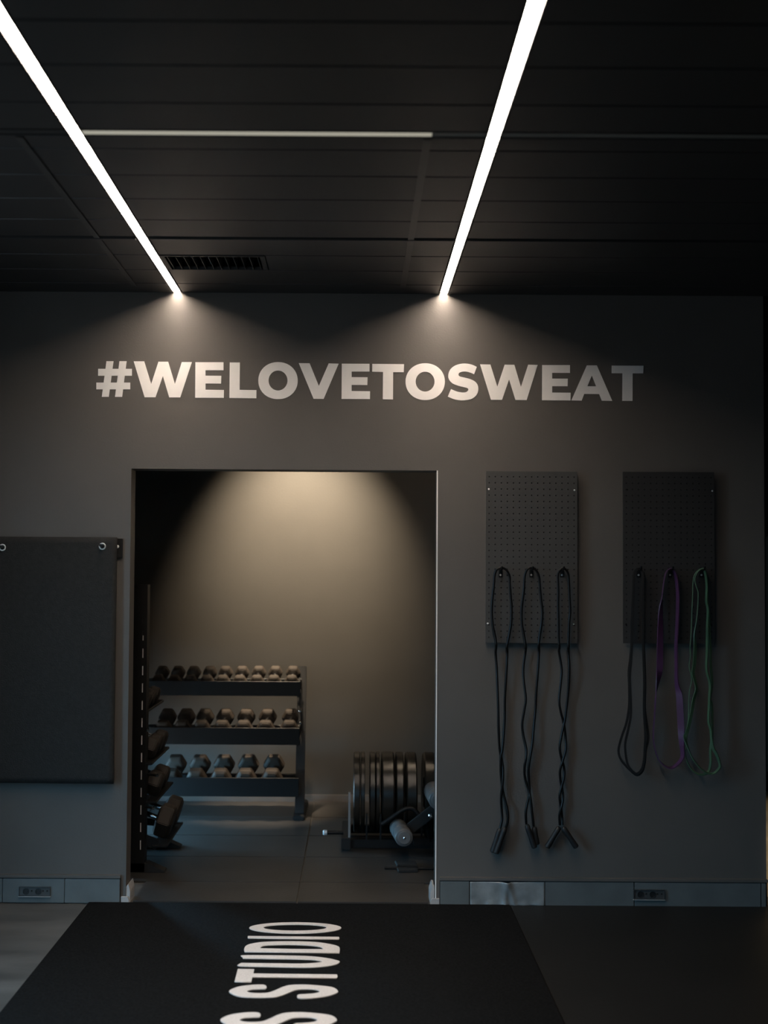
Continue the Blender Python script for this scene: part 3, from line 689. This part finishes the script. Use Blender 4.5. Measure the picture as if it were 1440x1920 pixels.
# ------------------------------------------------------------------ dumbbells
def dumbbell_proto(s_, hl, grip, name='dumbbell'):
    """hexagonal heads, side s_, head length hl; axis along local Y, centred on the grip"""
    t = thing(name, None, 'dumbbell')
    for k in (-1, 1):
        b = MB(); c = s_
        y0 = k * (grip / 2); y1 = k * (grip / 2 + hl)
        b.lathe((0, min(y0, y1), 0), (0, 1, 0), [(0, c * .74), (hl * .16, c), (hl * .84, c), (hl, c * .74)], 6)
        b.build('head', RUBBER, t, bevel=.0035, seg=2, world=False)
    b = MB(); b.lathe((0, -grip / 2 - .002, 0), (0, 1, 0), [(0, .013), (grip * .2, .014), (grip * .5 + .002, .017), (grip * .8, .014), (grip + .004, .013)], 12)
    b.build('grip', CHROME, t, smooth=50, world=False)
    return t
protos = [dumbbell_proto(.046, .058, .105), dumbbell_proto(.057, .068, .115), dumbbell_proto(.066, .080, .120), dumbbell_proto(.090, .085, .125)]
used = set()
def place(k, loc, rot, label, group):
    o = protos[k] if k not in used else copy_tree(protos[k]); used.add(k)
    o.location = loc; o.rotation_euler = rot; tag(o, label, 'dumbbell', group); return o
ORD = ['first', 'second', 'third', 'fourth', 'fifth', 'sixth', 'seventh', 'eighth', 'ninth', 'tenth', 'eleventh']
TILT = math.radians(15)
RFS = [1.88, 1.83, 1.78]          # depth of the front heads, lower shelves step forward
rows = [(0, [547, 513.5, 481.6, 449.7, 418, 388, 357, 327, 297], 1278.5, 'top'), (1, [542.5, 498, 457, 416.6, 378, 342, 306], 1366, 'middle'), (2, [509.7, 460.6, 413.7, 367.5, 321], 1459.5, 'bottom')]
dz = [(.046, .058, .105), (.057, .068, .115), (.066, .080, .120)]
rackz = []
for k, pxl, py, nm in rows:
    s_, hl, grip = dz[k]; half = (grip + hl) / 2
    for n_, px in enumerate(pxl):
        c = at(px, py, RFS[k])
        loc = (c.x, c.y + half * math.cos(TILT), c.z + half * math.sin(TILT))
        place(k, loc, (TILT, 0, 0), 'black hex dumbbell on the %s shelf of the back rack, %s from its right end' % (nm, ORD[n_]), 'dumbbells on the back rack')
    rackz.append((at(430, py, RFS[k]).z, s_, hl, grip, RFS[k]))
# rack by the back wall
RXR_ = at(564, 1400, 1.95).x; RXL_ = -1.62
rk = thing('dumbbell_rack', 'black three-tier dumbbell rack against the back wall', 'rack', ((RXL_ + RXR_) / 2, 2.05, 0))
for z, s_, hl, grip, RF in rackz:
    ap = s_ * .866
    for yo in (0, hl + grip):
        cy_ = RF + yo * math.cos(TILT); cz_ = z + yo * math.sin(TILT) - ap - .004
        b = MB(); b.obox((RXL_, cy_, cz_ - .012), (RXR_, cy_, cz_ - .012), hl * .95, .010, up=Vector((0, -math.sin(TILT), math.cos(TILT))))
        b.box(RXL_, RXR_, cy_ - hl * .5 - .022, cy_ - hl * .5 - .016, cz_ - .035, cz_ + (s_ * 1.15 if yo == 0 else .012))
        b.build('shelf_rail', STEEL, rk, bevel=.0015, seg=1)
ztop = rackz[0][0] + .02
for x in (RXR_, RXL_):
    fr = MB(); fr.obox((x, 1.84, 0.03), (x, 2.08, ztop + .06), .055, .03).obox((x, 2.08, ztop + .06), (x, 2.24, 0.03), .03, .03)
    for z, s_, hl, grip, RF in rackz:
        fr.obox((x - .015, RF - hl * .6, z - s_ - .01), (x - .015, RF + (hl + grip) * 1.05, z - s_ - .01 + (hl + grip) * 1.05 * math.sin(TILT)), .012, .07)
    fr.build('end_frame', GREYSTEEL, rk, bevel=.003)
    fo = MB(); fo.box(x - .035, x + .035, 1.74, 2.28, 0.008, .035); fo.build('foot', GREYSTEEL, rk, bevel=.006)
for px, py in ((563, 1333), (563, 1356), (550, 1473)):
    c = at(px, py, 1.86); b = MB(); b.lathe(c, (0, -1, 0), [(0, .010), (.005, .009), (.008, .005)], 10); b.build('bolt', CHROME, rk, smooth=40)
    b = MB(); b.cyl(c, c + Vector((0, .12, 0)), .006, 8); b.build('bolt_shank', STEEL, rk)

# ------------------------------------------------------------------ dumbbell stand along the left wall
sd = thing('weights_stand', 'tall black perforated steel weights stand just inside the doorway on the left', 'rack', (-1.2, .78, 0))
PX0, PX1 = at(249, 1300, .53).x, at(276.5, 1300, .53).x
zt_ = at(262, 1096, .53).z
def post(x0, x1, y0, y1, z1):
    """square tube with slots punched in the faces that look at the room"""
    b = MB(); zz = [0.012]; z = .12
    xm0, xm1 = x0 + (x1 - x0) * .69, x0 + (x1 - x0) * .76
    b.box(x0, x1, y0 + .004, y1, .012, z1)
    # front skin with slots
    zs = []
    while z < z1 - .12: zs.append((z, z + .045)); z += .085
    b.box(x0, xm0, y0, y0 + .004, .012, z1); b.box(xm1, x1, y0, y0 + .004, .012, z1)
    last = .012
    for a, c in zs: b.box(xm0, xm1, y0, y0 + .004, last, a); last = c
    b.box(xm0, xm1, y0, y0 + .004, last, z1)
    return b
for y in (.50, 1.02):
    if y < .6: post(PX0, PX1, y, y + .07, zt_).build('upright', STEEL, sd)
    b = MB(); b.box(PX0 - .4, PX0 - .33, y, y + .07, .012, zt_); b.build('upright', STEEL, sd)
    b = MB(); b.poly([(PX0 - .42, y, .008), (PX1 + .10, y, .008), (PX1 + .10, y, .016), (PX1 + .01, y, .055), (PX0 - .42, y, .055)], (0, .07, 0)); b.build('foot', GREYSTEEL, sd, bevel=.002)
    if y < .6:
        xa = PX0 + (PX1 - PX0) * .69; b = MB(); b.box(xa, xa + .005, y + .002, y + .0045, .1, zt_ - .25); b.build('painted_slot_light', mat('slot_light_paint', (0.62, 0.62, 0.60), 0.4), sd)
    if y < .6: b = MB(); b.box(PX0 - .36, PX0, y + .01, y + .06, zt_ - .08, zt_ - .02); b.build('brace', STEEL, sd)
# the pale strip behind the slots is painted in as light showing through
tiers = [(1, 1.0 * at(285, 1318, .76).z, .03), (1, at(285, 1392, .76).z, .035), (2, at(290, 1452, .76).z, .02), (3, at(305, 1535, .76).z, .02)]
ST = math.radians(18)
def left_tier(k, xh, z, ylist, nm):
    s_, hl, grip = (dz + [(.090, .085, .125)])[k]; half = (grip + hl) / 2
    for n_, y in enumerate(ylist):
        cx_ = xh - hl / 2 - half * math.cos(ST) + hl / 2
        place(k, (cx_, y, z + half * math.sin(ST)), (ST, 0, PI / 2), 'black hex dumbbell on the %s shelf of the weights stand, %s one from the doorway' % (nm, ORD[n_]), 'dumbbells on the left weights stand')
    for yo in (0, hl + grip):
        cx_ = xh - yo * math.cos(ST); cz_ = z + yo * math.sin(ST) - s_ * .866 - .012
        b = MB(); b.obox((cx_, .52, cz_), (cx_, 1.07, cz_), hl * .9, .012); b.build('shelf_rail', STEEL, sd, bevel=.002, seg=1)
    for y in (.535, 1.055):
        b = MB(); b.obox((PX0 + (.03 if y < .6 else -.36), y, z - s_ * .5), (xh - .01, y, z - s_ * .95), .012, .05); b.build('bracket', STEEL, sd)
left_tier(0, at(287, 1310, .76).x - .02, at(287, 1307, .76).z, [.64, .77, .90], 'uppermost')
left_tier(1, at(300, 1400, .76).x - .03, at(300, 1396, .76).z, [.66, .80, .94], 'second')
left_tier(2, at(306, 1440, .76).x - .03, at(300, 1462, .76).z, [.68, .86], 'third')
left_tier(3, at(318, 1535, .78).x - .01, at(318, 1532, .78).z, [.70, .92], 'lowest')
for px, py in ((277, 1368), (294, 1454), (287, 1515)):
    c = at(px, py, .50); b = MB(); b.lathe(c, (0.5, -1, 0.2), [(0, .009), (.006, .009), (.010, .005)], 10); b.build('bolt', CHROME, sd, smooth=40)
    b = MB(); b.cyl(c, (c.x - .05, .53, c.z), .006, 8); b.build('bolt_shank', STEEL, sd)

# ------------------------------------------------------------------ bumper plates on their toaster rack
PYc = 1.20; PR = .215
tr = thing('plate_rack', 'low black horizontal rack holding weight plates behind the right door jamb', 'rack', (at(740, 1570, PYc).x, PYc, 0))
tx0, tx1 = at(640, 1575, .98).x, at(860, 1575, .98).x
for y in (1.02, 1.38):
    b = MB(); b.obox((tx0, y, .042), (tx1, y, .042), .045, .045); b.build('base_rail', STEEL, tr, bevel=.004)
for x in (tx0 + .025, tx1 - .025):
    b = MB(); b.obox((x, .97, .045), (x, 1.43, .045), .05, .06); b.build('end_beam', GREYSTEEL, tr, bevel=.004)
hz = at(609, 1561, 1.05)
b = MB(); b.cyl((tx0 + .01, 1.05, hz.z), (hz.x + .008, 1.05, hz.z), .011, 12); hd = b.build('handle', STEEL, tr, smooth=40)
b = MB(); b.lathe((hz.x + .012, 1.05, hz.z), (-1, 0, 0), [(0, .014), (.016, .015), (.022, .010)], 12); b.build('handle_end', mat('white_plastic', (0.6, 0.6, 0.6), 0.35), hd, smooth=40)
def divider(px, name='divider'):
    x = at(px, 1520, PYc).x
    b = MB(); b.box(x - .006, x + .006, 1.0, 1.03, .06, at(px, 1486, 1.0).z); b.build(name, mat('light_grey_steel', (0.22, 0.22, 0.22), 0.35), tr, bevel=.002)
divider(655.5)
for px in (687, 712.5, 757, 787):
    x = at(px, 1520, PYc).x; b = MB(); b.box(x - .004, x + .004, 1.0, 1.03, .06, .20); b.build('divider', STEEL, tr, bevel=.001)
plates = [(663, 675), (676.5, 684), (693, 703), (704.5, 711), (715, 738.5), (741.5, 755), (760, 779.5), (793, 813.5)]
pl_lab = ['thick black weight plate at the left end of the plate rack', 'thin black weight plate second from the left end of the plate rack', 'black weight plate third from the left end of the plate rack', 'thin black weight plate fourth from the left end of the plate rack',
          'wide black weight plate fifth from the left end of the plate rack', 'black weight plate sixth from the left end of the plate rack', 'black weight plate seventh from the left end of the plate rack', 'black weight plate nearest the right door jamb']
for (a, c), lab in zip(plates, pl_lab):
    x0, x1 = at(a, 1450, PYc).x, at(c, 1450, PYc).x; Wd = x1 - x0
    t = thing('weight_plate', lab, 'weight plate', ((x0 + x1) / 2, PYc, .066), 'weight plates on the plate rack')
    b = MB(); zc = .066 + PR
    prof = [(0, .026), (0, .075), (Wd * .14, .085), (Wd * .14, PR - .045), (0, PR - .03), (0, PR - .007), (Wd * .12, PR), (Wd * .88, PR), (Wd, PR - .007), (Wd, PR - .03), (Wd * .86, PR - .045), (Wd * .86, .085), (Wd, .075), (Wd, .026)]
    p0 = Vector((x0, PYc, zc)); n = 48; R = []
    for tt, r in prof: R.append([p0 + Vector((tt, r * math.cos(2 * PI * i / n), r * math.sin(2 * PI * i / n))) for i in range(n)])
    b.rings(R, closed=True); b.build('disc', PLATE, t, smooth=30)
    b = MB(); R = [[p0 + Vector((tt, r * math.cos(2 * PI * i / 24), r * math.sin(2 * PI * i / 24))) for i in range(24)] for tt, r in ((-.001, .0255), (Wd + .001, .0255), (Wd + .001, .0335), (Wd, .034), (0, .034), (-.001, .0335))]
    b.rings(R, closed=True); b.build('hub_ring', GREYSTEEL, t, smooth=30)

# ------------------------------------------------------------------ sit-up bench half hidden by the right jamb
bn = thing('sit_up_bench', 'black bench with grey foam rollers half hidden by the right door jamb', 'bench', (at(800, 1580, .8).x, .85, 0))
def roller(pf, pb, yf, yb, r):
    a, c = at(*pf, yf), at(*pb, yb); d = (c - a); Ln = d.length; dn = d.normalized()
    b = MB(); b.lathe(a, d, [(0, r * .80), (.004, r * .95), (.012, r), (Ln * .30, r), (Ln * .31, r * .94), (Ln * .36, r * .94), (Ln * .37, r), (Ln - .012, r), (Ln, r * .85)], 28)
    f = b.build('foam_roller', FOAMROLL, bn, smooth=35)
    b = MB(); b.lathe(a - dn * .006, d, [(0, r * .66), (.002, r * .70), (.008, r * .70)], 24); cpo = b.build('end_cap', mat('grey_cap', (0.12, 0.12, 0.12), 0.4), f, smooth=30)
    b = MB(); b.lathe(a - dn * .010, d, [(0, .003), (.002, .006), (.006, .006)], 10); b.build('cap_bolt', CHROME, f, smooth=30)
    return a, c
a1, c1 = roller((758, 1571), (746, 1551), .72, .98, .046)
a2, c2 = roller((822, 1500), (812, 1482), .72, .98, .050)
p = [at(x, y, .86) for x, y in ((757, 1563), (790, 1536), (818, 1514), (850, 1490))]
b = MB(); b.obox(p[0], p[3], .035, .055); b.build('main_beam', GREYSTEEL, bn, bevel=.004)
b = MB(); b.tube(spline([at(x, y, .95) for x, y in ((716, 1546), (735, 1533), (752, 1521), (764, 1516), (776, 1518), (787, 1531), (794, 1546))], 5), .012, 10); b.build('curved_bar', STEEL, bn, smooth=50)
b = MB(); b.obox(at(775, 1577, .92), at(860, 1577, .92), .05, .04); b.build('floor_beam', STEEL, bn, bevel=.004)
q0, q1 = at(800, 1540, .90), at(808, 1577, .92)
b = MB(); b.obox(q0, q1, .04, .04); b.build('support', STEEL, bn, bevel=.004)
c = at(808, 1529, .82); b = MB(); b.lathe(c, (-.3, -1, 0), [(0, .011), (.008, .011), (.012, .006)], 10); b.build('bolt', CHROME, bn, smooth=40)
b = MB(); b.obox(at(828, 1508, .9), at(930, 1430, .9), .26, .06); b.build('pad', RUBBER, bn, bevel=.012)
b = MB(); b.obox(at(905, 1455, .9), at(905, 1577, .92), .05, .05); b.build('rear_leg', STEEL, bn, bevel=.004)
# flat pad with a thin bar lying on the tiles
fp = thing('floor_handle', 'flat black pad with a thin bar lying on the floor before the bench', 'pad', tuple(onz(763, 1630, .008)))
Q = [onz(x, y, .009) for x, y in ((740, 1617.5), (779, 1617.5), (783, 1626), (745, 1626))]; b = MB(); b.poly(Q, (0, 0, .012)); b.build('pad', GRIP, fp, bevel=.003)
Q = [onz(x, y, .009) for x, y in ((743, 1630), (784, 1630), (784, 1636), (747, 1636.5))]; b = MB(); b.poly(Q, (0, 0, .012)); b.build('pad', GRIP, fp, bevel=.003)
b = MB(); b.cyl(onz(721, 1627.5, .016), onz(860, 1629, .016), .006, 10); b.build('bar', STEEL, fp, smooth=40)

# ------------------------------------------------------------------ passage on the right
spot_light(WX1 + .75, -2.2, CEIL - .10, (WX1 + .36, .16, .18), 'added black ceiling spotlight, out of view, brightening the plywood box', 330.0, 15, (1.0, 0.88, 0.70))  # extra lamp out of view, added to light the box front
x0 = at(1431.5, 1600, .16).x
bx = thing('wooden_box', 'pale plywood box in the passage behind the right end of the wall', 'box', (x0 + .25, .4, 0))
zb = at(1436, 1521, .16).z
for (a, c, y0, y1, z0, z1) in ((x0, x0 + .5, .16, .178, 0, zb), (x0, x0 + .5, .642, .66, 0, zb), (x0, x0 + .018, .178, .642, 0, zb), (x0 + .482, x0 + .5, .178, .642, 0, zb), (x0 + .018, x0 + .482, .178, .642, zb - .018, zb)):
    b = MB(); b.box(a, c, y0, y1, z0, z1); b.build('plywood_panel', WOOD, bx, bevel=.002)
x0 = at(1437, 1250, 1.2).x
pn = thing('wall_panel', 'tall pale panel with a black frame standing in the right passage', 'panel', (x0 + .3, 1.2, 0))
z0, z1 = at(1437, 1447, 1.2).z, at(1437, 998, 1.2).z
b = MB(); b.poly([(x0, 1.2, z0), (x0 + .6, 1.2, z0), (x0 + .6, 1.2, z1), (x0 + .03, 1.2, z1), (x0, 1.2, z1 - .03)], (0, .03, 0)); b.build('sheet', OLIVE, pn)
for a, c in ((x0 + .05, x0 + .09), (x0 + .5, x0 + .54)):
    b = MB(); b.box(a, c, 1.23, 1.27, 0, z1 - .05); b.build('post', STEEL, pn); b = MB(); b.box(a - .02, c + .02, 1.1, 1.4, 0, .02); b.build('foot', STEEL, pn)
